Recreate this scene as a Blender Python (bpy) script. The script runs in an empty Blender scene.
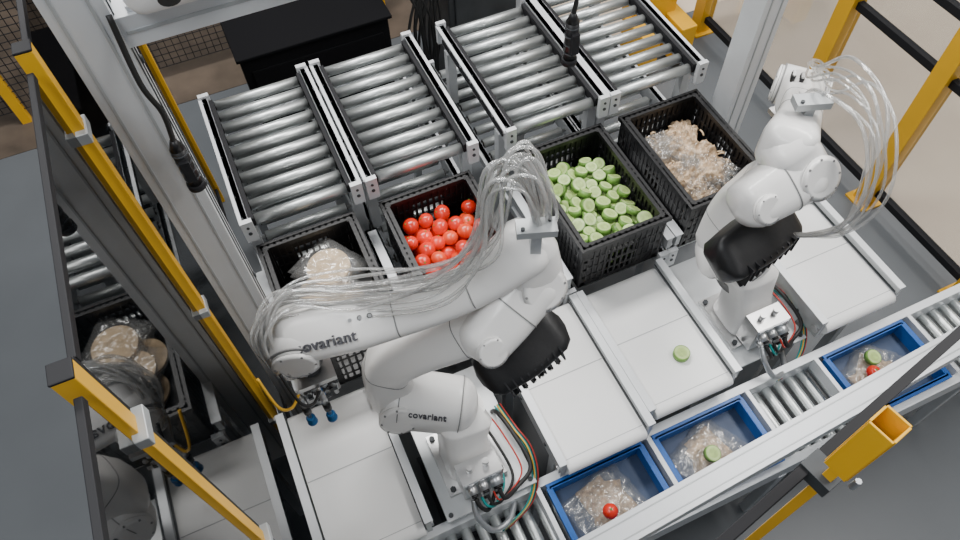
import bpy, bmesh, math, random
from mathutils import Vector, Matrix, Euler, noise
random.seed(7)
V=Vector
# ------------------------------------------------------------ materials
def mat(name,col,rough=.5,metal=0.,var=0.,vscale=8.,bump=0.,bscale=40.,trans=0.,coat=0.,spec=.5,ior=1.45):
    m=bpy.data.materials.new(name);m.use_nodes=True
    nt=m.node_tree;b=nt.nodes["Principled BSDF"]
    b.inputs["Base Color"].default_value=(*col,1);b.inputs["Roughness"].default_value=rough
    b.inputs["Metallic"].default_value=metal;b.inputs["Coat Weight"].default_value=coat
    b.inputs["Transmission Weight"].default_value=trans;b.inputs["IOR"].default_value=ior
    b.inputs["Specular IOR Level"].default_value=spec
    tc=nt.nodes.new("ShaderNodeTexCoord")
    if var>0:
        n=nt.nodes.new("ShaderNodeTexNoise");n.inputs["Scale"].default_value=vscale;n.inputs["Detail"].default_value=5
        nt.links.new(tc.outputs["Object"],n.inputs["Vector"])
        r=nt.nodes.new("ShaderNodeValToRGB");r.color_ramp.elements[0].position=.3;r.color_ramp.elements[1].position=.7
        r.color_ramp.elements[0].color=(*[max(0,c*(1-var)) for c in col],1);r.color_ramp.elements[1].color=(*[min(1,c*(1+var)) for c in col],1)
        nt.links.new(n.outputs["Fac"],r.inputs["Fac"]);nt.links.new(r.outputs["Color"],b.inputs["Base Color"])
    if bump>0:
        n=nt.nodes.new("ShaderNodeTexNoise");n.inputs["Scale"].default_value=bscale;n.inputs["Detail"].default_value=4
        nt.links.new(tc.outputs["Object"],n.inputs["Vector"])
        bp=nt.nodes.new("ShaderNodeBump");bp.inputs["Strength"].default_value=bump;bp.inputs["Distance"].default_value=.02
        nt.links.new(n.outputs["Fac"],bp.inputs["Height"]);nt.links.new(bp.outputs["Normal"],b.inputs["Normal"])
    return m
def clear_mat(name,tint,gloss,rough=.03,gcol=(1,1,1),k=.5,diff=0.):
    m=bpy.data.materials.new(name);m.use_nodes=True;nt=m.node_tree
    for n in list(nt.nodes):
        if n.type=='BSDF_PRINCIPLED':nt.nodes.remove(n)
    out=[n for n in nt.nodes if n.type=='OUTPUT_MATERIAL'][0]
    t=nt.nodes.new("ShaderNodeBsdfTransparent");t.inputs[0].default_value=(*tint,1)
    g=nt.nodes.new("ShaderNodeBsdfGlossy");g.inputs["Roughness"].default_value=rough;g.inputs[0].default_value=(*gcol,1)
    f=nt.nodes.new("ShaderNodeLayerWeight");f.inputs["Blend"].default_value=.25
    a=nt.nodes.new("ShaderNodeMath");a.operation='MULTIPLY_ADD';a.inputs[1].default_value=k;a.inputs[2].default_value=gloss
    nt.links.new(f.outputs["Fresnel"],a.inputs[0])
    base=t
    if diff>0:
        d=nt.nodes.new("ShaderNodeBsdfDiffuse");d.inputs[0].default_value=(.88,.88,.87,1)
        m2=nt.nodes.new("ShaderNodeMixShader");m2.inputs[0].default_value=diff
        nt.links.new(t.outputs[0],m2.inputs[1]);nt.links.new(d.outputs[0],m2.inputs[2]);base=m2
    mx=nt.nodes.new("ShaderNodeMixShader");nt.links.new(a.outputs[0],mx.inputs[0]);nt.links.new(base.outputs[0],mx.inputs[1]);nt.links.new(g.outputs[0],mx.inputs[2])
    nt.links.new(mx.outputs[0],out.inputs[0]);return m
ALU=mat("aluminium",(.62,.64,.66),.42,.4,var=.06,vscale=12)
ALUW=mat("anodised_profile",(.68,.70,.72),.42,.25,var=.04,vscale=6)
GALV=mat("galvanised_steel",(.50,.52,.54),.35,.8,var=.15,vscale=25)
CHROME=mat("roller_steel",(.62,.645,.64),.38,.85)
STEEL=mat("machined_steel",(.6,.6,.6),.3,.9)
DSTEEL=mat("dark_steel",(.06,.065,.07),.5,.3,var=.2)
BLACKP=mat("black_plastic",(.010,.010,.011),.42,0,bump=.05)
BLACKM=mat("black_powdercoat",(.012,.012,.014),.6,0,spec=.3)
MATTE=mat("matte_black",(.006,.006,.007),.9,0,spec=.1)
WHITE=mat("robot_white_paint",(.81,.80,.785),.30,0,var=.015,vscale=3,coat=.25)
SEAM=mat("seam_grey",(.22,.22,.22),.6)
BELT=mat("white_belt",(.86,.86,.85),.55,0,var=.02,vscale=5)
BELTG=mat("belt_seam",(.45,.46,.47),.6)
GUARD=mat("guard_grey",(.44,.46,.47),.4,.3,var=.05)
PLATE=mat("mounting_plate",(.66,.68,.69),.4,.2,var=.05)
YEL=mat("yellow_powdercoat",(.74,.40,.015),.42,0,var=.06,vscale=5)
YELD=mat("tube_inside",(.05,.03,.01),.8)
BLUE=mat("blue_tray_plastic",(.01,.10,.38),.38,0,var=.1)
BLUED=mat("tray_base",(.035,.06,.12),.5,0)
TOM=mat("tomato_skin",(.70,.030,.012),.16,0,var=.3,vscale=9,coat=.5)
TOMO=mat("tomato_orange",(.78,.07,.02),.18,0,var=.2,vscale=9,coat=.5)
STEM=mat("tomato_stem",(.08,.2,.03),.7)
GTOP=mat("cucumber_flesh",(.47,.60,.24),.4,0,var=.15,vscale=30)
GSIDE=mat("cucumber_skin",(.15,.29,.06),.4,0,var=.35,vscale=30)
GIN=mat("cucumber_core",(.38,.52,.17),.45,0,var=.2,vscale=60)
CBLK=mat("black_cable",(.015,.015,.015),.5)
CTEAL=mat("teal_cable",(.0,.26,.25),.4)
CRED=mat("red_cable",(.45,.03,.02),.4)
CORG=mat("orange_cable",(.75,.42,.03),.4)
CBLU=mat("blue_suction_cup",(.02,.16,.42),.3)
BREAD=mat("bagged_flatbread",(.60,.45,.28),.5,0,var=.3,vscale=22,bump=.4,bscale=30)
BAGP=mat("bag_beige",(.50,.36,.23),.28,0,var=.5,vscale=34,bump=.5,bscale=45,coat=.4)
BAG=clear_mat("bag_film",(.95,.94,.92),.06,.16,k=.3,diff=.09)
TUBE=clear_mat("clear_air_tube",(.92,.92,.91),.10,.08,k=.7,diff=.22)
GLASS=clear_mat("polycarbonate",(.17,.18,.19),.15,.02,k=.45)
GLASSR=clear_mat("polycarbonate_clear",(.84,.85,.86),.04,.03,k=.3)
TXT=mat("lettering",(.06,.06,.07),.5)
# ------------------------------------------------------------ builder
class B:
    def __init__(s,name):s.name=name;s.bm=bmesh.new();s.mats=[]
    def mi(s,m):
        if m not in s.mats:s.mats.append(m)
        return s.mats.index(m)
    def face(s,vs,i,sm=False):
        try:
            f=s.bm.faces.new(vs);f.material_index=i;f.smooth=sm;return f
        except ValueError:return None
    def box(s,lo,hi,m,rot=None,piv=None):
        i=s.mi(m);c=[]
        ctr=(V(lo)+V(hi))/2 if piv is None else V(piv)
        for z in (lo[2],hi[2]):
            for x,y in ((lo[0],lo[1]),(hi[0],lo[1]),(hi[0],hi[1]),(lo[0],hi[1])):
                p=V((x,y,z))
                if rot is not None:p=ctr+rot@(p-ctr)
                c.append(s.bm.verts.new(p))
        for q in ((3,2,1,0),(4,5,6,7),(0,1,5,4),(1,2,6,5),(2,3,7,6),(3,0,4,7)):s.face([c[k] for k in q],i)
    def cbox(s,c,sz,m,rot=None):
        s.box([c[k]-sz[k]/2 for k in range(3)],[c[k]+sz[k]/2 for k in range(3)],m,rot)
    def cyl(s,p0,p1,r0,m,r1=None,seg=20,mc=None,caps=True):
        r1=r0 if r1 is None else r1
        p0=V(p0);p1=V(p1);t=(p1-p0).normalized()
        a=t.cross(V((0,0,1)) if abs(t.z)<.9 else V((1,0,0))).normalized();b=t.cross(a)
        i=s.mi(m);ic=i if mc is None else s.mi(mc)
        A=[];C=[]
        for k in range(seg):
            w=2*math.pi*k/seg;d=a*math.cos(w)+b*math.sin(w)
            A.append(s.bm.verts.new(p0+d*r0));C.append(s.bm.verts.new(p1+d*r1))
        for k in range(seg):
            j=(k+1)%seg;s.face([A[k],A[j],C[j],C[k]],i,True)
        if caps:
            s.face(list(reversed(A)),ic);s.face(C,ic)
    def disc(s,p,n,r,t,m,bolts=0,mb=None,ch=.22):
        p=V(p);n=V(n).normalized()
        s.cyl(p,p+n*t*.5,r,m,seg=36);s.cyl(p+n*t*.5,p+n*t*.58,r*.975,SEAM,seg=36)
        s.cyl(p+n*t*.58,p+n*t*.8,r,m,seg=36);s.cyl(p+n*t*.8,p+n*t,r,m,r1=r*(1-ch),seg=36)
        a=n.cross(V((0,0,1)) if abs(n.z)<.9 else V((1,0,0))).normalized();b=n.cross(a)
        for k in range(bolts):
            w=2*math.pi*k/bolts;q=p+(a*math.cos(w)+b*math.sin(w))*r*.86
            s.cyl(q+n*t*.7,q+n*t*1.02,r*.055,mb or SEAM,seg=8)
    def loft(s,pts,rad,m,up=(0,0,1),e=2.6,seg=32,cap=3,sub=4):
        P=[V(p) for p in pts];R=[(r,r) if not isinstance(r,(tuple,list)) else tuple(r) for r in rad]
        def cr(a,b,c,d,t):
            return .5*((2*b)+(c-a)*t+(2*a-5*b+4*c-d)*t*t+(3*b-a-3*c+d)*t**3)
        Q=[];RR=[]
        n=len(P)
        for k in range(n-1):
            p0=P[max(k-1,0)];p3=P[min(k+2,n-1)]
            for j in range(sub):
                t=j/sub;Q.append(cr(p0,P[k],P[k+1],p3,t));u=t*t*(3-2*t)
                RR.append((R[k][0]*(1-u)+R[k+1][0]*u,R[k][1]*(1-u)+R[k+1][1]*u))
        Q.append(P[-1]);RR.append(R[-1])
        T=[(Q[min(k+1,len(Q)-1)]-Q[max(k-1,0)]).normalized() for k in range(len(Q))]
        if cap:
            q0,t0,r0=Q[0],T[0],RR[0];q1,t1,r1=Q[-1],T[-1],RR[-1]
            pre=[];post=[]
            for k in range(cap):
                w=math.pi/2*(k+.35)/(cap+.35)
                pre.append((q0-t0*min(r0)*.75*math.cos(w),t0,(r0[0]*math.sin(w),r0[1]*math.sin(w))))
                post.append((q1+t1*min(r1)*.75*math.cos(w),t1,(r1[0]*math.sin(w),r1[1]*math.sin(w))))
            Q=[x[0] for x in pre]+Q+[x[0] for x in reversed(post)]
            T=[x[1] for x in pre]+T+[x[1] for x in reversed(post)]
            RR=[x[2] for x in pre]+RR+[x[2] for x in reversed(post)]
        i=s.mi(m);up=V(up);rings=[]
        for q,t,r in zip(Q,T,RR):
            b=t.cross(up).normalized();nn=b.cross(t).normalized();ring=[]
            for k in range(seg):
                w=2*math.pi*k/seg;c,sn=math.cos(w),math.sin(w)
                x=math.copysign(abs(c)**(2/e),c)*r[0];y=math.copysign(abs(sn)**(2/e),sn)*r[1]
                ring.append(s.bm.verts.new(q+b*x+nn*y))
            rings.append(ring)
        for A,C in zip(rings,rings[1:]):
            for k in range(seg):
                j=(k+1)%seg;s.face([A[k],A[j],C[j],C[k]],i,True)
        s.face(list(reversed(rings[0])),i,True);s.face(rings[-1],i,True)
    def tube(s,pts,r,m,seg=8,sub=7):
        P=[V(p) for p in pts];n=len(P);Q=[]
        for k in range(n-1):
            a=P[max(k-1,0)];b=P[k];c=P[k+1];d=P[min(k+2,n-1)]
            for j in range(sub):
                t=j/sub;Q.append(.5*((2*b)+(c-a)*t+(2*a-5*b+4*c-d)*t*t+(3*b-a-3*c+d)*t**3))
        Q.append(P[-1]);i=s.mi(m);prev=None;rings=[]
        for k,q in enumerate(Q):
            t=(Q[min(k+1,len(Q)-1)]-Q[max(k-1,0)]).normalized()
            if prev is None:a=t.cross(V((.3,.2,1))).normalized()
            else:a=(prev-t*prev.dot(t)).normalized()
            prev=a;b=t.cross(a)
            rings.append([s.bm.verts.new(q+(a*math.cos(2*math.pi*j/seg)+b*math.sin(2*math.pi*j/seg))*r) for j in range(seg)])
        for A,C in zip(rings,rings[1:]):
            for k in range(seg):
                j=(k+1)%seg;s.face([A[k],A[j],C[j],C[k]],i,True)
        s.face(list(reversed(rings[0])),i);s.face(rings[-1],i)
    def ball(s,c,r,m,sc=(1,1,1),u=14,v=9,rot=None):
        i=s.mi(m);c=V(c);rings=[]
        def tr(p):
            p=V((p[0]*sc[0],p[1]*sc[1],p[2]*sc[2]))*r
            return c+(rot@p if rot is not None else p)
        top=s.bm.verts.new(tr((0,0,1)));bot=s.bm.verts.new(tr((0,0,-1)))
        for a in range(1,v):
            th=math.pi*a/v
            rings.append([s.bm.verts.new(tr((math.sin(th)*math.cos(2*math.pi*k/u),math.sin(th)*math.sin(2*math.pi*k/u),math.cos(th)))) for k in range(u)])
        for k in range(u):
            j=(k+1)%u
            s.face([top,rings[0][k],rings[0][j]],i,True);s.face([bot,rings[-1][j],rings[-1][k]],i,True)
            for A,C in zip(rings,rings[1:]):s.face([A[k],C[k],C[j],A[j]],i,True)
    def sheet(s,c,sx,sy,h,m,n=22,seed=0,rot=0.,amp=.4,e=4):
        i=s.mi(m);g=[]
        cr,sr=math.cos(rot),math.sin(rot)
        for a in range(n+1):
            row=[]
            for b in range(n+1):
                x=a/n*2-1;y=b/n*2-1
                d=max(0,1-abs(x)**e)*max(0,1-abs(y)**e)
                nz=noise.noise(V((x*3+seed*7.3,y*3,seed*1.7)))*amp+noise.noise(V((x*8+seed,y*8,seed)))*amp*.5
                z=h*(d**.5)*(1+nz) + h*.12*nz
                px=x*sx*(1+.06*noise.noise(V((y*3,seed,0))));py=y*sy*(1+.06*noise.noise(V((x*3,seed,5))))
                row.append(s.bm.verts.new((c[0]+px*cr-py*sr,c[1]+px*sr+py*cr,c[2]+max(z,0.001))))
            g.append(row)
        for a in range(n):
            for b in range(n):s.face([g[a][b],g[a+1][b],g[a+1][b+1],g[a][b+1]],i,True)
    def done(s,bevel=0,parent=None,name=None):
        me=bpy.data.meshes.new(s.name);bmesh.ops.recalc_face_normals(s.bm,faces=s.bm.faces[:]);s.bm.to_mesh(me);s.bm.free()
        for m in s.mats:me.materials.append(m)
        o=bpy.data.objects.new(name or s.name,me);bpy.context.collection.objects.link(o)
        if bevel:
            md=o.modifiers.new("bevel","BEVEL");md.width=bevel;md.segments=2;md.limit_method='ANGLE';md.angle_limit=math.radians(50)
        if parent:o.parent=parent
        return o
def rz(d):return Matrix.Rotation(math.radians(d),3,'Z')
# ------------------------------------------------------------ floor + far room
FL=mat("grey_floor",(.115,.125,.135),.42,0,var=.10,vscale=1.2)
FT=mat("tan_floor",(.66,.55,.43),.30,0,var=.08,vscale=1.5)
FB=mat("brown_floor",(.10,.075,.055),.6,0,var=.4,vscale=3)
WL=mat("wall_paint",(.55,.55,.54),.8,0,var=.03)
b=B("floor");b.box((-7,-5,-.1),(9,10,0),FL);b.done()
b=B("floor_walkway");b.box((3.35,-5,0),(9,10,.004),FT);b.box((1.9,3.6,0),(3.35,10,.004),FT);b.done()
b=B("floor_storage_zone");b.box((-7,4.3,0),(1.9,10,.004),FB);b.done()
b=B("wall_back");b.box((-7,10,0),(9,10.2,5),WL);b.done()
b=B("wall_right");b.box((9,-5,0),(9.2,10,5),WL);b.done()
b=B("wall_left");b.box((-7.2,-5,0),(-7,10,5),WL);b.done()
# ------------------------------------------------------------ roller conveyors
def roller_rack(name,xc,y0,y1,ztop,w,pitch,r,leg_to=None,black=True,railh=.09):
    b=B(name);x0=xc-w/2;x1=xc+w/2
    for sx,x in ((-1,x0),(1,x1)):
        b.box((x-.012,y0,ztop-railh*.75),(x+.012,y1,ztop+railh*.25),ALU)
        b.box((x-.019+sx*.008,y0,ztop+railh*.25-.006),(x+.019+sx*.008,y1,ztop+railh*.25),ALUW)
        if black:
            xi=x-sx*.024
            b.box((xi-.009,y0+.02,ztop-.03),(xi+.009,y1-.02,ztop+.016),BLACKM)
            b.box((x+sx*.014-.004,y0+.05,ztop-.05),(x+sx*.014+.004,y1-.05,ztop-.025),BLACKM)
        y=y0+.03
        while y<y1-.02:
            b.cyl((x+sx*.012,y,ztop-.01),(x+sx*.02,y,ztop-.01),.008,STEEL,seg=8)
            b.cyl((x+sx*.008,y,ztop+railh*.25),(x+sx*.008,y,ztop+railh*.25+.002),.004,DSTEEL,seg=8)
            y+=pitch*1.5
        for yy in (y0-.012,y1-.01):
            b.box((x-.024,yy,ztop-railh*.9),(x+.024,yy+.022,ztop+railh*.4),ALUW)
            b.cyl((x,yy-.004,ztop-.03),(x,yy,ztop-.03),.008,DSTEEL,seg=8)
            b.cyl((x,yy-.004,ztop+.005),(x,yy,ztop+.005),.006,DSTEEL,seg=8)
    y=y0+pitch*.55
    while y<y1-.02:
        b.cyl((x0+.01,y,ztop-r),(x1-.01,y,ztop-r),.008,STEEL,seg=8)
        b.cyl((x0+.036,y,ztop-r),(x1-.036,y,ztop-r),r,CHROME,seg=24)
        for a,c in ((x0+.032,x0+.036),(x1-.036,x1-.032)):b.cyl((a,y,ztop-r),(c,y,ztop-r),r*.8,BLACKP,seg=12)
        y+=pitch
    for yy in (y0+.1,y1-.1):
        b.box((x0,yy-.02,ztop-railh*.75-.035),(x1,yy+.02,ztop-railh*.75),GALV)
        for x in (x0,x1):b.box((x-.022,yy-.022,leg_to or 0),(x+.022,yy+.022,ztop-railh*.7),ALU)
    return b.done()
UX=[.04,.565,1.205,1.72]
for i,x in enumerate(UX):
    roller_rack("roller_conveyor",x,1.99,2.78+(.25 if i==3 else 0),1.21,.46,.080,.0235,leg_to=.82)
for i,x in enumerate(UX):
    roller_rack("crate_conveyor",x+(0 if i!=1 else -.015),1.37,3.0,.80,.47,.095,.024,leg_to=0,black=False)
# ------------------------------------------------------------ crates
def crate(name,xc,yc,z0,w=.40,d=.58,h=.29):
    b=B(name)
    b.box((xc-w/2+.01,yc-d/2+.01,z0),(xc+w/2-.01,yc+d/2-.01,z0+.012),BLACKP)
    z1=z0+h
    for s in (-1,1):
        b.box((xc-w/2-.012,yc+s*(d/2-.006)-.018,z1-.022),(xc+w/2+.012,yc+s*(d/2-.006)+.018,z1),BLACKP)
        b.box((xc+s*(w/2-.006)-.018,yc-d/2+.013,z1-.0221),(xc+s*(w/2-.006)+.018,yc+d/2-.013,z1-.0005),BLACKP)
        for zz in (.0,.06,.12,.18):
            hh=.03 if zz==0 else .014
            b.box((xc-w/2,yc+s*(d/2-.006)-.006,z0+zz),(xc+w/2,yc+s*(d/2-.006)+.006,z0+zz+hh),BLACKP)
            b.box((xc+s*(w/2-.006)-.006,yc-d/2,z0+zz),(xc+s*(w/2-.006)+.006,yc+d/2,z0+zz+hh),BLACKP)
        b.box((xc-w/2,yc+s*(d/2-.004)-.003,z0+.215),(xc+w/2,yc+s*(d/2-.004)+.003,z1),BLACKP)
        b.box((xc+s*(w/2-.004)-.003,yc-d/2,z0+.215),(xc+s*(w/2-.004)+.003,yc+d/2,z1),BLACKP)
        b.box((xc-w/2+.04,yc+s*(d/2-.004)-.002,z0+.02),(xc-w/2+.13,yc+s*(d/2-.004)+.002,z1),BLACKP)
        b.box((xc+w/2-.13,yc+s*(d/2-.004)-.002,z0+.02),(xc+w/2-.04,yc+s*(d/2-.004)+.002,z1),BLACKP)
        b.box((xc+s*(w/2-.004)-.002,yc-d/2+.05,z0+.02),(xc+s*(w/2-.004)+.002,yc-.06,z1),BLACKP)
        b.box((xc+s*(w/2-.004)-.002,yc+.06,z0+.02),(xc+s*(w/2-.004)+.002,yc+d/2-.05,z1),BLACKP)
        n=14
        for k in range(n+1):
            x=xc-w/2+.006+(w-.012)*k/n
            b.box((x-.005,yc+s*(d/2-.006)-.007,z0),(x+.005,yc+s*(d/2-.006)+.007,z1),BLACKP)
        n=20
        for k in range(n+1):
            y=yc-d/2+.006+(d-.012)*k/n
            b.box((xc+s*(w/2-.006)-.007,y-.006,z0),(xc+s*(w/2-.006)+.007,y+.006,z1),BLACKP)
        for q in (-1,1):
            b.box((xc+s*w/2-(.03 if s>0 else 0),yc+q*d/2-(.03 if q>0 else 0),z0),(xc+s*w/2+(0 if s>0 else .03),yc+q*d/2+(0 if q>0 else .03),z1-.001),BLACKP)
    return b.done()
CX=[.02,.555,1.213,1.73];CY=1.672
for x in CX:crate("plastic_crate",x,CY,.812)
b=B("crate_guide_rail")
for x in (-.225,.285,.80,.955,1.455,1.50,1.965):
    b.box((x-.012,1.37,.86),(x+.012,1.97,.93),GUARD);b.box((x-.02,1.37,.93),(x+.02,1.97,.936),ALUW)
    for y in (1.42,1.92):b.box((x-.012,y-.015,.80),(x+.012,y+.015,.86),ALU)
b.done(.002)
# tomatoes, packed in staggered layers
b=B("tomato_pile");x0,y0=CX[1],CY
pl=[]
for L in range(4):
    for iy in range(7):
        for ix in range(5):
            x=-.140+ix*.064+(.032 if (iy+L)%2 else 0)+random.uniform(-.011,.011);y=-.235+iy*.064+(.03 if L%2 else 0)+random.uniform(-.011,.011)
            if abs(x)>.160 or y>.205:continue
            if L==3 and random.random()<.06:continue
            r=random.uniform(.032,.038)
            pl.append((x,y,.83+r+L*.050+random.uniform(-.008,.012),r))
for x,y,z,r in pl:
    mt=TOM if random.random()<.75 else TOMO
    rt=Euler((random.uniform(-.9,.9),random.uniform(-.9,.9),0)).to_matrix()
    b.ball((x0+x,y0+y,z),r,mt,(1,1,.9),u=18,v=11,rot=rt)
    n=rt@V((0,0,1))
    if z>.97:b.cyl(V((x0+x,y0+y,z))+n*r*.85,V((x0+x,y0+y,z))+n*r*.94,.004,STEM,seg=6)
b.done()
def slice_(b,c,r,h,rt):
    n=rt@V((0,0,1));c=V(c)
    b.cyl(c-n*h/2,c+n*h/2,r,GSIDE,seg=24,mc=GSIDE)
    b.cyl(c+n*(h/2),c+n*(h/2+.0012),r*.9,GTOP,seg=24);b.cyl(c+n*(h/2+.0012),c+n*(h/2+.002),r*.6,GIN,seg=20)
b=B("cucumber_slice_pile");x0,y0=CX[2],CY;pl=[]
for L in range(6):
    tries=0
    while tries<600:
        tries+=1
        r=random.uniform(.027,.035);x=random.uniform(-.158,.158);y=random.uniform(-.248,.215)
        z=.835+L*.031+random.uniform(0,.014)
        if all((x-p[0])**2+(y-p[1])**2+((z-p[2])*1.7)**2>(r+p[3])**2*.62 for p in pl):pl.append((x,y,z,r))
for x,y,z,r in pl:
    rt=Euler((random.gauss(0,.32),random.gauss(0,.32),0)).to_matrix()
    slice_(b,(x0+x,y0+y,z),r,random.uniform(.020,.032),rt)
b.done()
b=B("bagged_noodle_pile")
for k in range(44):
    b.sheet((CX[3]+random.uniform(-.115,.115),CY+random.uniform(-.205,.205),.83+.0042*k),.062,.05,.038,BAGP,n=20,seed=k+1,rot=random.uniform(0,3),amp=.7)
for k in range(90):
    c=V((CX[3]+random.uniform(-.15,.15),CY+random.uniform(-.24,.24),1.015+random.uniform(-.02,.01)))
    d=V((random.uniform(-1,1),random.uniform(-1,1),random.uniform(-.3,.3))).normalized()*random.uniform(.008,.018)
    b.tube([c-d,c+V((0,0,.006)),c+d],.004,BREAD,seg=5,sub=3)
for k in range(12):
    b.sheet((CX[3]+random.uniform(-.10,.10),CY+random.uniform(-.19,.19),.99),.072,.06,.046,BAG,n=22,seed=k+31,rot=random.uniform(0,3),amp=.8)
b.done()
b=B("bagged_flatbread_pile")
for k in range(9):
    c=(CX[0]+random.uniform(-.04,.04),CY+.03+random.uniform(-.10,.12),.83+.022*k)
    b.cyl(c,(c[0],c[1],c[2]+.016),.09,BREAD,seg=30)
    if k>5:b.sheet((c[0],c[1],c[2]+.012),.125,.115,.028,BAG,n=24,seed=k+51,rot=random.uniform(0,3),amp=.8)
b.done()
# ------------------------------------------------------------ belt conveyors
def belt(name,xc,y0,y1,z,w=.40):
    b=B(name);bw=w/2-.028
    i=b.mi(BELT);pro=[];R=.032
    for k in range(9):
        a=math.pi/2+math.pi*k/8;pro.append((y0+R+R*math.cos(a),z-R+R*math.sin(a)))
    for k in range(9):
        a=-math.pi/2+math.pi*k/8;pro.append((y1-R+R*math.cos(a),z-R+R*math.sin(a)))
    L=[b.bm.verts.new((xc-bw,p[0],p[1])) for p in pro];Rr=[b.bm.verts.new((xc+bw,p[0],p[1])) for p in pro]
    for k in range(len(pro)):
        j=(k+1)%len(pro);b.face([L[k],L[j],Rr[j],Rr[k]],i,True)
    b.face(L,i);b.face(Rr,i)
    ym=(y0+y1)/2+.03
    b.box((xc-bw+.002,ym-.002,z),(xc+bw-.002,ym+.002,z+.0012),BELTG)
    b.box((xc-bw+.002,y0+.045,z),(xc+bw-.002,y0+.048,z+.001),BELTG)
    for s in (-1,1):
        x=xc+s*(w/2-.012)
        b.box((x-.010,y0+.02,z-.085),(x+.010,y1,z+.035),GUARD)
        b.box((x-.016+s*.004,y0+.02,z+.035),(x+.016+s*.004,y1,z+.041),ALUW)
        b.box((x-s*.0105-.001,y0+.03,z+.001),(x-s*.0105+.001,y1,z+.010),DSTEEL)
        b.cyl((x+s*.01,y0+.04,z-.034),(x+s*.02,y0+.04,z-.034),.018,STEEL,seg=14)
        for y in (y0+.15,ym,y1-.1):b.cyl((x+s*.01,y,z-.05),(x+s*.015,y,z-.05),.008,DSTEEL,seg=8)
    b.box((xc-w/2+.03,y0+.09,z-.12),(xc+w/2-.03,y1-.06,z-.07),GUARD)
    for s in (-1,1):
        for y in (y0+.12,y1-.1):b.box((xc+s*(w/2-.04)-.02,y-.02,0),(xc+s*(w/2-.04)+.02,y+.02,z-.08),ALU)
    return b.done(.0015)
belt("belt_conveyor",-.146,.70,1.35,.80)
belt("belt_conveyor",.775,.68,1.35,.80)
belt("belt_conveyor",1.20,.73,1.35,.80,.415)
belt("belt_conveyor",2.055,.76,1.35,.80,.42)
b=B("cucumber_slice");slice_(b,(1.245,.92,.8145),.034,.026,Matrix.Identity(3));b.done()
# ------------------------------------------------------------ tray conveyor
b=B("tray_conveyor");ty0,ty1=.38,.73
x=-.45
while x<4.1:
    b.cyl((x,ty0+.03,.555),(x,ty1-.02,.555),.022,CHROME,seg=16);x+=.062
b.box((-.5,ty1-.02,.50),(4.2,ty1+.015,.66),ALUW);b.box((-.5,ty0-.005,.50),(4.2,ty0+.03,.64),ALUW)
for x in (-.4,.5,1.45,2.45,3.4,4.1):
    for y in (ty0+.01,ty1):b.box((x-.02,y-.02,0),(x+.02,y+.02,.52),ALU)
    b.box((x-.02,ty0,.44),(x+.02,ty1,.48),GALV)
for x in (.485,.985,1.465,1.82,2.325):
    b.box((x-.010,ty0+.03,.60),(x+.010,ty1-.02,.668),ALUW)
b.done(.0015)
def tray(xc,yc=.555,w=.43,d=.30,z=.58,h=.085):
    b=B("blue_tray")
    b.box((xc-w/2+.012,yc-d/2+.012,z),(xc+w/2-.012,yc+d/2-.012,z+.006),BLUED)
    for s in (-1,1):
        b.box((xc-w/2+.01,yc+s*(d/2-.012)-.005,z),(xc+w/2-.01,yc+s*(d/2-.012)+.005,z+h),BLUE)
        b.box((xc+s*(w/2-.012)-.005,yc-d/2+.01,z),(xc+s*(w/2-.012)+.005,yc+d/2-.01,z+h),BLUE)
        b.box((xc-w/2,yc+s*(d/2-.008)-.012,z+h-.01),(xc+w/2,yc+s*(d/2-.008)+.012,z+h),BLUE)
        b.box((xc+s*(w/2-.008)-.012,yc-d/2+.012,z+h-.01),(xc+s*(w/2-.008)+.012,yc+d/2-.012,z+h-.0005),BLUE)
        for k in range(8):
            x=xc-w/2+.03+(w-.06)*k/7;b.box((x-.003,yc+s*(d/2-.006)-.006,z),(x+.003,yc+s*(d/2-.006)+.006,z+h-.01),BLUE)
    return b.done(.0015)
def meal(xc,yc,kind,seed):
    b=B("bagged_meal");z=.588
    for k in range(3):
        b.sheet((xc+random.uniform(-.03,.03),yc+random.uniform(-.02,.02),z+.006*k),.085,.065,.018,BAGP,n=20,seed=seed+60+k,rot=random.uniform(0,3),amp=.6)
    b.sheet((xc,yc,z+.004),.15,.11,.035,BAG,n=30,seed=seed,rot=.25*seed%1.,amp=.7)
    b.sheet((xc-.01,yc+.01,z+.01),.13,.10,.035,BAG,n=26,seed=seed+9,rot=.4,amp=.9)
    b.done()
for xc,kind,s in ((.735,'t',1),(1.215,'g',2),(2.07,'tg',3)):
    tray(xc);meal(xc-.03,.555,kind,s)
def tomato(c,r=.031):
    b=B("tomato");b.ball(c,r,TOM,(1,1,.9),u=20,v=12);b.cyl((c[0],c[1],c[2]+r*.8),(c[0],c[1],c[2]+r*.93),.005,STEM,seg=6);b.done()
tomato((.70,.515,.665));tomato((2.00,.555,.665))
for c in ((1.185,.545,.655),(2.05,.615,.655)):
    b=B("cucumber_slice");slice_(b,c,.033,.024,Euler((.2,.1,0)).to_matrix());b.done()
b=B("front_frame_rail");R3=rz(3.0);pv=(1.39,.43,.95)
b.box((-.6,.380,.87),(3.6,.475,.95),ALUW,R3,pv)
b.box((-.6,.398,.9505),(3.6,.403,.952),GUARD,R3,pv);b.box((-.6,.452,.9505),(3.6,.457,.952),GUARD,R3,pv)
for x in (-.5,3.4):b.box((x-.04,.39,0),(x+.04,.47,.87),ALUW,R3,pv)
b.done(.002)
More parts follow.
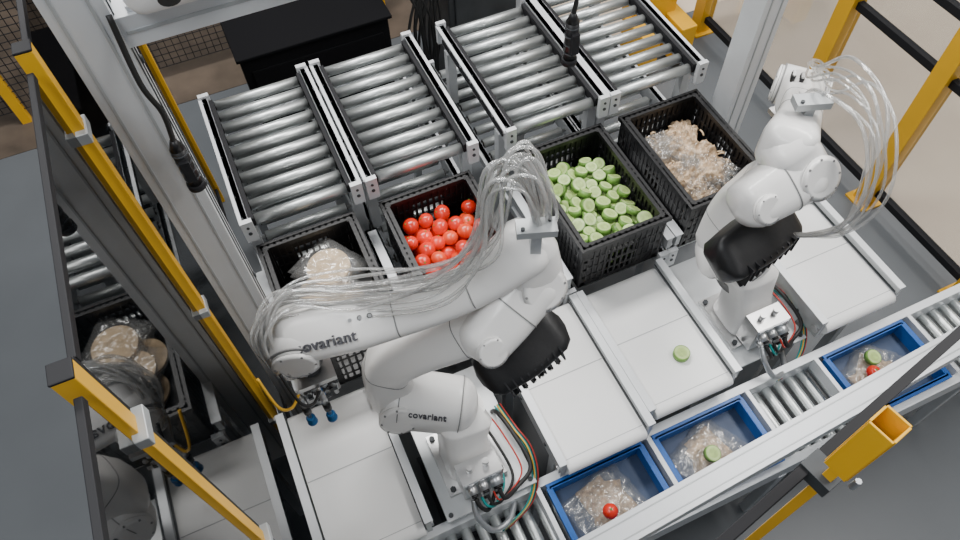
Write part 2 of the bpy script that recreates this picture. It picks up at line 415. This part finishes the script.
# ------------------------------------------------------------ robots
def robot(foot,A,Bj,arm,el0,el1,fore,frad,boxc,boxrot,bundle,grip,zped,clamp,fore_up=(0,-.55,.84),ntube=12,spread=1.,boxs=1.):
    root=bpy.data.objects.new("robot_arm",None);bpy.context.collection.objects.link(root)
    b=B("arm_body");fx,fy,fz=foot
    A=V(A);Bj=V(Bj)
    b.box((fx-.12,fy-.12,fz),(fx+.12,fy+.14,fz+.022),STEEL)
    for sx in (-1,1):
        for sy in (-1,1):b.cyl((fx+sx*.10,fy+.01+sy*.11,fz+.02),(fx+sx*.10,fy+.01+sy*.11,fz+.034),.012,DSTEEL,seg=6)
    b.loft([(fx,fy+.01,fz+.03),(fx,fy+.01,fz+.10),(fx,fy+.03,fz+.19),(A.x,A.y-.02,A.z-.06)],[(.095,.095),(.092,.092),(.085,.085),(.10,.10)],WHITE,up=(0,1,0),e=4,cap=1)
    b.box((fx-.075,fy-.155,fz+.03),(fx+.085,fy-.07,fz+.19),STEEL)
    b.box((fx-.068,fy-.158,fz+.037),(fx+.078,fy-.155,fz+.183),GALV)
    for k,(dx,dz,r) in enumerate(((-.045,.15,.018),(.0,.15,.018),(.05,.14,.026),(-.04,.09,.014),(.0,.08,.014),(.05,.07,.02))):
        b.cyl((fx+dx,fy-.15,fz+dz),(fx+dx,fy-.185,fz+dz-.01),r,STEEL if k!=2 else GALV,seg=14)
        b.cyl((fx+dx,fy-.185,fz+dz-.01),(fx+dx,fy-.195,fz+dz-.012),r*.7,BLACKP,seg=12)
    for dx in (-.03,.035):
        b.cyl((fx+dx,fy-.11,fz+.19),(fx+dx,fy-.11,fz+.225),.012,STEEL,seg=12)
    b.loft([A,(A+Bj)/2,Bj],[(.100,.104),(.102,.108),(.106,.112)],WHITE,e=2.9,cap=5)
    d=(Bj-A).normalized()
    for f in (-.05,.95):
        m=(A*(1-f)+Bj*f);b.loft([m,m+d*.003],[(.1035,.1095) if f<.5 else (.108,.114)]*2,SEAM,e=2.9,cap=0,sub=1)
    b.cyl((A.x,A.y,A.z-.14),(A.x,A.y,A.z-.10),.100,SEAM,seg=32)
    b.cyl((A.x,A.y,A.z-.135),(A.x,A.y,A.z-.04),.098,WHITE,seg=32)
    b.loft(arm[0],arm[1],WHITE,e=3.4,cap=4,up=(0,-.7,.7))
    ap=[V(p) for p in arm[0]]
    for k in (1,3):
        d=(ap[k+1]-ap[k-1]).normalized();r=arm[1][k]
        b.loft([ap[k],ap[k]+d*.003],[(r[0]*1.012,r[1]*1.012)]*2,SEAM,e=3.4,cap=0,sub=1,up=(0,-.7,.7))
    nn=V((-.25,-.85,.25)).normalized()
    b.disc(Bj+nn*.082,nn,.072,.03,WHITE,bolts=8)
    e0=V(el0);e1=V(el1);ed=(e1-e0).normalized()
    b.loft([e0,(e0+e1)/2,e1],[(.08,.088),(.088,.095),(.09,.10)],WHITE,e=3.2,cap=5,up=(0,-.6,.8))
    m=(e0*.45+e1*.55);b.loft([m,m+ed*.004],[(.0905,.0975)]*2,SEAM,e=3.2,cap=0,sub=1,up=(0,-.6,.8))
    nf=V((0,-.82,.57))
    b.disc(e1+nf*.075,nf,.072,.026,WHITE,bolts=8);b.disc(e0+nf*.07,nf,.05,.022,WHITE,bolts=6)
    b.loft([e1,(e1+V(fore[0]))/2,V(fore[0])],[(.09,.09),(.088,.088),(.085,.085)],WHITE,up=(0,1,0),cap=2,e=3)
    b.loft(fore,frad,WHITE,e=4,cap=3,up=fore_up)
    F=[V(p) for p in fore]
    for k in (1,2):
        d=(F[k+1]-F[k]).normalized();r=frad[k]
        b.loft([F[k]-d*.001,F[k]+d*.003],[(r[0]*1.012,r[1]*1.012)]*2,SEAM,e=4,cap=0,sub=1,up=fore_up)
    c=V(boxc);rt=boxrot
    b.loft([c-rt@V((.12*boxs,0,0)),c,c+rt@V((.12*boxs,0,0))],[(.08,.055),(.09,.07),(.08,.06)],BLACKP,e=6,cap=2,up=tuple(rt@V((0,-.5,.85))))
    for k in range(9):
        q=c+rt@V(((-.10+.025*k)*boxs,-.08,-.015));b.cbox(q,(.006,.03,.085),BLACKM,rt)
    for k in range(6):
        q=c+rt@V(((-.085+.033*k)*boxs,-.055,-.075));b.cyl(q,q+rt@V((0,-.025,-.012)),.010,BLACKM,seg=10)
        b.cyl(q+rt@V((0,-.025,-.012)),q+rt@V((0,-.029,-.014)),.006,STEEL,seg=8)
    w=F[-1];wd=(F[-1]-F[-2]).normalized();ax=wd.cross(V((0,0,1))).normalized()
    b.cyl(w-ax*.078,w+ax*.078,.078,WHITE,seg=36)
    b.disc(w+ax*.078,ax,.070,.022,WHITE,bolts=6);b.disc(w-ax*.078,-ax,.070,.022,WHITE,bolts=6)
    b.cyl(w-ax*.081,w-ax*.076,.0795,SEAM,seg=36);b.cyl(w+ax*.076,w+ax*.081,.0795,SEAM,seg=36)
    g=V(grip)
    b.cyl(w,w+(g-w)*.35,.055,WHITE,seg=28);gd=(g-w).normalized()
    f0=w+(g-w)*.35
    b.cyl(f0,f0+gd*.02,.045,STEEL,seg=24);b.cyl(f0+gd*.02,f0+gd*.05,.03,DSTEEL,seg=20)
    h0=f0+gd*.05
    b.cbox(h0+gd*.012,(.13,.10,.022),STEEL)
    for k in range(14):
        a=k*.63;rr=.05 if k<10 else .025;q=h0+V((rr*math.cos(a),.8*rr*math.sin(a),0))+gd*.02
        b.cyl(q,q+gd*random.uniform(.06,.11),.008,STEEL,seg=10)
        b.cbox(q+gd*.03,(.02,.018,.022),BLACKP);b.cyl(q+gd*.01,q+gd*.02,.012,GALV,seg=10);b.cbox(q+gd*.065,(.016,.02,.014),DSTEEL)
    for dx,dy in ((-.065,-.05),(.0,-.065),(.0,.04)):
        q=h0+V((dx,dy,0));tip=q+V((0,-.02,-.17))
        b.cyl(q,tip,.006,STEEL,seg=10);b.cyl(q+V((0,-.005,-.04)),q+V((0,-.012,-.10)),.011,STEEL,seg=12);b.cyl(q+V((0,-.012,-.10)),q+V((0,-.016,-.14)),.013,BLACKP,seg=12)
        for j in range(3):b.cyl(tip+V((0,0,-.010*j)),tip+V((0,0,-.010*j-.006)),.011,CBLU,r1=.016,seg=16)
        b.cyl(tip+V((0,0,-.030)),tip+V((0,0,-.038)),.015,CBLU,r1=.018,seg=16)
        b.tube([q+gd*.02,q+V((-.03,-.05,.0)),q+V((-.06,-.06,.06)),q+V((-.08,.0,.16))],.005,CORG if dx<0 else CBLK)
    m1=F[-2];u=V(fore_up).normalized();sg=1 if ax.y>0 else -1
    for i in range(3):
        for j in range(2):
            q=m1-wd*.05+wd*(.03*i)+ax*sg*(.052-.030*j)+u*.076;b.cyl(q,q+u*.024,.008,BLACKP,seg=10);b.cyl(q+u*.024,q+u*.032,.006,STEEL,seg=8)
    cl=V(clamp);b.cbox(cl,(.11,.05,.026),GUARD,rz(-20));b.cbox(cl+V((0,0,-.06)),(.03,.03,.11),GALV,rz(-20))
    for sx in (-.04,.04):b.cyl(cl+V((sx,0,.013)),cl+V((sx,0,.02)),.006,DSTEEL,seg=8)
    b.done(.0,root)
    t=B("air_tube_bundle")
    for k in range(ntube):
        o=[V((random.gauss(0,.011),random.gauss(0,.015),random.gauss(0,.010)))*spread for _ in bundle]
        gl=random.uniform(-1,1);g2=random.uniform(-1,1)
        pts=[]
        n=len(bundle)
        for j,p in enumerate(bundle):
            w_=math.sin(math.pi*j/(n-1))
            pts.append(V(p)+o[j]*(.35+.4*w_)+V((gl*.045,g2*.05,gl*.035+g2*.02))*w_*spread)
        t.tube(pts,random.choice((.004,.005,.006)),TUBE,seg=8,sub=8)
    t.done(0,root)
    t=B("base_cables")
    for k,(mt,r) in enumerate(((CBLK,.008),(CTEAL,.005),(CBLK,.006),(CRED,.0035),(CBLK,.009))):
        s=V((fx-.045+.024*k,fy-.195,fz+.12-.01*(k%3)))
        dx=.07+.014*k
        t.tube([s,s+V((0.01,-.03,-.03)),s+V((dx*.6,-.03+.008*k,-.08)),s+V((dx+.03,.05,-.07)),s+V((dx+.02,.18,-.03)),s+V((dx,.30,-.05)),s+V((dx-.01,.36,-.2))],r,mt,seg=7)
    t.tube([(fx-.05,fy-.19,fz+.1),(fx-.06,fy-.24,fz+.06),(fx-.02,fy-.29,fz-.02),(fx+.06,fy-.27,fz-.06),(fx+.13,fy-.18,fz-.1)],.012,GALV,seg=10)
    for k,(mt,dx) in enumerate(((CTEAL,.0),(CORG,.010),(CTEAL,.014),(CBLK,.02),(CRED,.024))):
        t.tube([(fx+.19+dx,fy+.15,fz+.01),(fx+.20+dx,fy+.02,fz+.05),(fx+.22+dx,fy-.08,fz+.04),(fx+.20+dx,fy-.18,fz-.0),(fx+.14+dx,fy-.25,fz-.06),(fx+.02+dx,fy-.29,fz-.10)],.0035,mt,seg=6)
    t.done(0,root)
    p=B("pedestal")
    p.box((fx-.165,fy-.20,zped-.012),(fx+.21,fy+.36,zped),PLATE);p.box((fx-.14,fy-.11,.02),(fx+.19,fy+.30,zped-.012),GUARD)
    p.box((fx-.16,fy-.14,0),(fx+.20,fy+.33,.02),DSTEEL)
    for sx in (-.145,.19):
        for yy in (-.18,.3):p.cyl((fx+sx,fy+yy,zped),(fx+sx,fy+yy,zped+.008),.010,DSTEEL,seg=8)
    p.done(.002,root)
    return root
def lettering(parent,txt,pos,xdir,nrm,size,ex=.004):
    c=bpy.data.curves.new("lettering","FONT");c.body=txt;c.size=size;c.extrude=ex;c.align_x='CENTER';c.align_y='CENTER';c.space_character=1.05
    c.materials.append(TXT);c.offset=.0004
    o=bpy.data.objects.new("lettering",c);bpy.context.collection.objects.link(o)
    x=V(xdir).normalized();n=V(nrm);n=(n-x*n.dot(x)).normalized();y=n.cross(x)
    M=Matrix((x,y,n)).transposed().to_4x4();M.translation=V(pos);o.parent=parent;o.matrix_world=M
A=V((.295,1.01,1.03));Bj=V((.105,1.115,1.06))
r1=robot((.28,.925,.70),A,Bj,
  ([(.09,1.14,1.10),(.105,1.155,1.25),(.21,1.11,1.37),(.36,1.05,1.47),(.50,1.02,1.55)],[(.085,.085),(.080,.085),(.076,.08),(.076,.08),(.08,.08)]),
  (.385,.95,1.56),(.585,1.03,1.66),
  [(.575,1.065,1.80),(.40,1.065,1.70),(.18,1.115,1.62),(.04,1.155,1.59),(-.135,1.20,1.565)],[(.085,.085),(.068,.07),(.07,.07),(.080,.088),(.079,.087)],
  (.50,.93,1.44),Euler((0,-.25,.15)).to_matrix(),
  [(.60,1.16,1.40),(.64,1.10,1.72),(.60,1.02,1.99),(.58,1.08,2.11),(.51,1.10,2.10),(.45,1.04,1.93),(.31,1.05,1.79),(.06,1.18,1.71),(-.11,1.24,1.70),(-.21,1.19,1.65),(-.20,1.12,1.53),(-.15,1.14,1.45)],
  (-.12,1.125,1.27),.70,(.575,1.01,1.95),ntube=18)
n=V((0,-.55,.84)).normalized()
lettering(r1,"covariant",V((-.050,1.178,1.579))+n*.0925+V((0,-.84,-.55)).normalized()*.030,(.175,-.045,.025),n,.047,.007)
nb=V((-.2,-.75,.66));ab=(Bj-A).normalized();nb=(nb-ab*nb.dot(ab)).normalized()
lettering(r1,"covariant",A*.52+Bj*.48+nb*.113,A-Bj,nb,.034,.008)
r2=robot((1.62,1.0,.70),(1.62,1.09,1.05),(1.50,1.15,1.11),
  ([(1.51,1.17,1.14),(1.51,1.17,1.30),(1.50,1.13,1.48),(1.47,1.06,1.62),(1.45,1.02,1.70)],[(.085,.085),(.08,.08),(.078,.078),(.078,.078),(.08,.08)]),
  (1.32,.97,1.70),(1.50,.985,1.74),
  [(1.46,1.04,1.82),(1.59,1.14,1.78),(1.74,1.26,1.68),(1.85,1.36,1.60),(1.94,1.44,1.54)],[(.085,.085),(.068,.07),(.066,.066),(.075,.08),(.07,.075)],
  (1.40,.96,1.47),Euler((0,.12,.25)).to_matrix(),
  [(1.52,.90,1.5),(1.57,.80,1.62),(1.59,.80,1.82),(1.62,.92,1.97),(1.63,1.06,1.98),(1.68,1.18,1.86),(1.80,1.30,1.74),(1.91,1.40,1.66),(2.01,1.43,1.58),(2.00,1.48,1.45)],
  (1.99,1.48,1.26),.70,(1.56,1.10,1.92),fore_up=(0,0,1),ntube=9,boxs=1.3)
# ------------------------------------------------------------ gantry
b=B("gantry_frame")
b.box((-.335,1.55,0),(-.21,1.67,3.4),ALUW)
for y in (1.58,1.63):b.box((-.2095,y-.005,.1),(-.207,y+.005,3.4),DSTEEL)
for x in (-.31,-.24):b.box((x-.004,1.547,.1),(x+.004,1.5495,3.4),GUARD)
b.box((2.005,1.80,0),(2.12,1.92,3.4),ALUW)
for x in (2.035,2.09):b.box((x-.004,1.797,.1),(x+.004,1.7995,3.4),GUARD)
b.box((-.21,1.56,2.42),(2.1,1.64,2.50),ALUW);b.box((-.2,1.557,2.455),(2.1,1.5595,2.465),GUARD)
b.box((2.02,1.60,2.42),(2.10,1.80,2.50),ALUW)
for z in (2.6,2.35,1.9,1.4):
    b.cyl((-.205,1.61,z),(-.2,1.61,z),.012,DSTEEL,seg=10)
b.done(.003)
def antenna(x,y,z,zt=2.42):
    b=B("hanging_antenna")
    b.cyl((x,y,z),(x,y,z+.13),.020,BLACKP,seg=18);b.cyl((x,y,z-.02),(x,y,z),.024,BLACKM,seg=18);b.cyl((x,y,z+.13),(x,y,z+.16),.02,BLACKP,r1=.008,seg=18)
    for k in range(4):b.cyl((x,y,z+.02+.03*k),(x,y,z+.026+.03*k),.0215,DSTEEL,seg=18)
    b.box((x-.012,y-.03,z+.03),(x+.012,y-.018,z+.10),BLACKM)
    b.tube([(x,y,z+.15),(x+.01,y,z+.25),(x-.005,y+.01,(z+zt)/2+.1),(x,y+.05,zt+.02)],.007,CBLK);b.done()
antenna(-.215,1.50,2.02,2.5);antenna(.93,1.50,2.02);antenna(1.56,1.50,2.06)
b=B("ceiling_sensor")
for x in (-.08,.10,.28):
    b.loft([(x-.06,1.56,2.56),(x,1.56,2.56),(x+.06,1.56,2.56)],[(.05,.05)]*3,WHITE,e=4,cap=3)
    b.cyl((x,1.50,2.56),(x,1.488,2.555),.025,BLACKP,seg=16)
b.box((-.18,1.57,2.50),(.38,1.63,2.515),ALUW)
b.done(.002)
# ------------------------------------------------------------ fences
b=B("safety_fence")
X=-.39;ZT=2.55;H=.018
for y,xx in ((1.47,-.385),(.68,-.395)):
    b.box((xx-H,y-H,0),(xx+H,y+H,ZT),YEL);b.box((xx-H-.001,y-H-.001,ZT),(xx+H+.001,y+H+.001,ZT+.006),BLACKM)
    b.box((xx-.012,y+H+.001,.1),(xx+.012,y+H+.02,ZT-.02),BLACKM)
for y0,y1 in ((.72,1.43),(1.51,3.3),(-.6,.65)):
    b.box((X-.007,y0,ZT-.05),(X+.007,y1,ZT-.03),BLACKM);b.box((X-.012,y0,.1),(X+.012,y1,.13),BLACKM)
    b.box((X-.003,y0,.12),(X+.003,y1,ZT-.04),GLASS)
for z in (.6,1.5,2.3):
    for y in (1.47,.68):b.box((X+.0,y-.035,z),(X+.028,y+.035,z+.03),GUARD)
b.box((X-.02,3.3,0),(X+.02,3.34,ZT),YEL)
b.done(.002)
b=B("safety_fence");X=3.2
ys=[-.2,.85,1.62,2.30,3.4]
for y in ys:
    b.box((X-.05,y-.05,0),(X+.05,y+.05,2.4),YEL);b.box((X-.08,y-.08,0),(X+.08,y+.08,.015),YEL)
for y0,y1 in zip(ys,ys[1:]):
    for z in (.10,.95,1.25,2.2):b.box((X-.02,y0+.05,z),(X+.02,y1-.05,z+.045),BLACKM)
    b.box((X-.003,y0+.06,.14),(X+.003,y1-.06,2.2),GLASSR)
b.done(.002)
b=B("safety_fence")
x,y,zt=.652,.118,2.53
t=.004;w=.020;Rp=rz(12);pv=(x,y,0)
for s in (-1,1):
    b.box((x+s*w-t/2,y-w,2.36),(x+s*w+t/2,y+w,zt),YEL,Rp,(x,y,0));b.box((x-w+t/2,y+s*w-t/2,2.36),(x+w-t/2,y+s*w+t/2,zt),YEL,Rp,(x,y,0))
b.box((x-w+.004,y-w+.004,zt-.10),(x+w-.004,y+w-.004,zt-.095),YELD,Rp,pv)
b.box((x-.009,y-.009,0),(x+.009,y+.009,2.37),YEL,Rp,pv)
b.box((x-.9,y+.022,2.255),(x+1.2,y+.040,2.30),BLACKM,Rp,pv)
b.box((x-.9,y+.022,.1),(x+1.6,y+.040,.14),BLACKM,Rp,pv)
b.box((x-.022,y-.018,2.27),(x+.022,y+.042,2.305),DSTEEL,Rp,pv);b.cyl((x+.022,y-.03,2.30),(x+.022,y-.03,2.33),.006,GALV,seg=8)
b.box((x-.9,y+.029,.14),(x-.03,y+.033,2.255),GLASSR,Rp,pv);b.box((x+.03,y+.029,.14),(x+1.2,y+.033,2.255),GLASSR,Rp,pv)
b.done(.001)
b=B("wire_mesh_fence");y=4.6
for k in range(84):
    x=-3.0+k*.05;b.cyl((x,y,.1),(x,y,2.0),.003,BLACKM,seg=6,caps=False)
for k in range(38):b.cyl((-3.0,y,.1+.05*k),(1.1,y,.1+.05*k),.003,BLACKM,seg=6,caps=False)
for x in (-3.0,-1.45,1.15):b.box((x-.03,y-.03,0),(x+.03,y+.03,2.1),YEL)
b.box((-3,y-.015,2.0),(1.15,y+.015,2.03),BLACKM);b.done()
# ------------------------------------------------------------ background equipment
b=B("control_cabinet");b.box((.02,3.25,.05),(.84,3.95,1.0),MATTE);b.box((.06,3.24,.12),(.80,3.25,.92),MATTE)
b.box((.0,3.23,1.0),(.86,3.97,1.02),MATTE);b.box((.06,3.34,0),(.78,3.9,.05),DSTEEL);b.cyl((.72,3.23,.5),(.72,3.24,.5),.02,STEEL)
b.done(.006)
b=B("cable_bundle")
for k in range(16):
    p=V((1.05+random.uniform(-.05,.05),3.3,1.2))
    b.tube([p+V((0,.2,.3)),p+V((random.uniform(-.08,.1),0,.05)),p+V((random.uniform(-.10,.12),-.05,-.4)),p+V((random.uniform(-.10,.12),.05,-1.19))],.008,CBLK,seg=6)
b.done()
b=B("equipment_cabinet");b.box((1.25,3.4,.0),(1.9,3.95,1.3),DSTEEL);b.box((1.29,3.39,.08),(1.86,3.40,1.24),DSTEEL);b.box((1.23,3.38,1.3),(1.92,3.97,1.33),DSTEEL)
b.done(.006)
b=B("yellow_pallet_jack")
b.box((2.55,3.3,.25),(2.85,3.5,.75),YEL);b.box((2.5,3.1,.05),(2.62,3.4,.35),YEL);b.box((2.78,3.1,.05),(2.9,3.4,.35),YEL)
b.cyl((2.7,3.4,.75),(2.7,3.25,1.25),.025,YEL);b.tube([(2.58,3.25,1.2),(2.7,3.22,1.28),(2.82,3.25,1.2)],.018,BLACKP)
for x in (2.56,2.84):b.cyl((x-.03,3.2,.09),(x+.03,3.2,.09),.09,BLACKP)
b.done(.008)
# ------------------------------------------------------------ lights
def area(name,loc,size,sy,e,rot=(0,0,0),col=(1,1,1)):
    l=bpy.data.lights.new(name,'AREA');l.shape='RECTANGLE';l.size=size;l.size_y=sy;l.energy=e;l.color=col
    o=bpy.data.objects.new(name,l);o.location=loc;o.rotation_euler=rot;bpy.context.collection.objects.link(o)
area("ceiling_lamp",(.4,3.6,5.2),3.5,.8,280,(math.radians(-25),0,0),(1,.985,.96))
area("ceiling_lamp",(3.4,1.0,5.2),.8,3.5,215,(0,math.radians(15),0),(1,.98,.95))
area("ceiling_lamp",(-1.2,.4,5.2),.6,3.,85,(0,math.radians(-12),0),(.95,.98,1))
area("ceiling_lamp",(6.0,3.0,5.2),.8,3.,160,(0,0,0),(1,.97,.93))
w=bpy.data.worlds.new("world");w.use_nodes=True;bpy.context.scene.world=w
w.node_tree.nodes["Background"].inputs[0].default_value=(.88,.93,1,1);w.node_tree.nodes["Background"].inputs[1].default_value=.33
# ------------------------------------------------------------ camera
def RR(yaw,pitch,roll):
    return Matrix.Rotation(yaw,3,'Z')@Matrix.Rotation(math.pi/2-pitch,3,'X')@Matrix.Rotation(roll,3,'Z')
cam=bpy.data.cameras.new("camera");cam.sensor_width=36;cam.lens=722/960*36;cam.clip_start=.02
co=bpy.data.objects.new("camera",cam);bpy.context.collection.objects.link(co)
M=RR(math.radians(-21.965),math.radians(56.495),math.radians(-2.688)).to_4x4();M.translation=(0,0,3.5);co.matrix_world=M
bpy.context.scene.camera=co
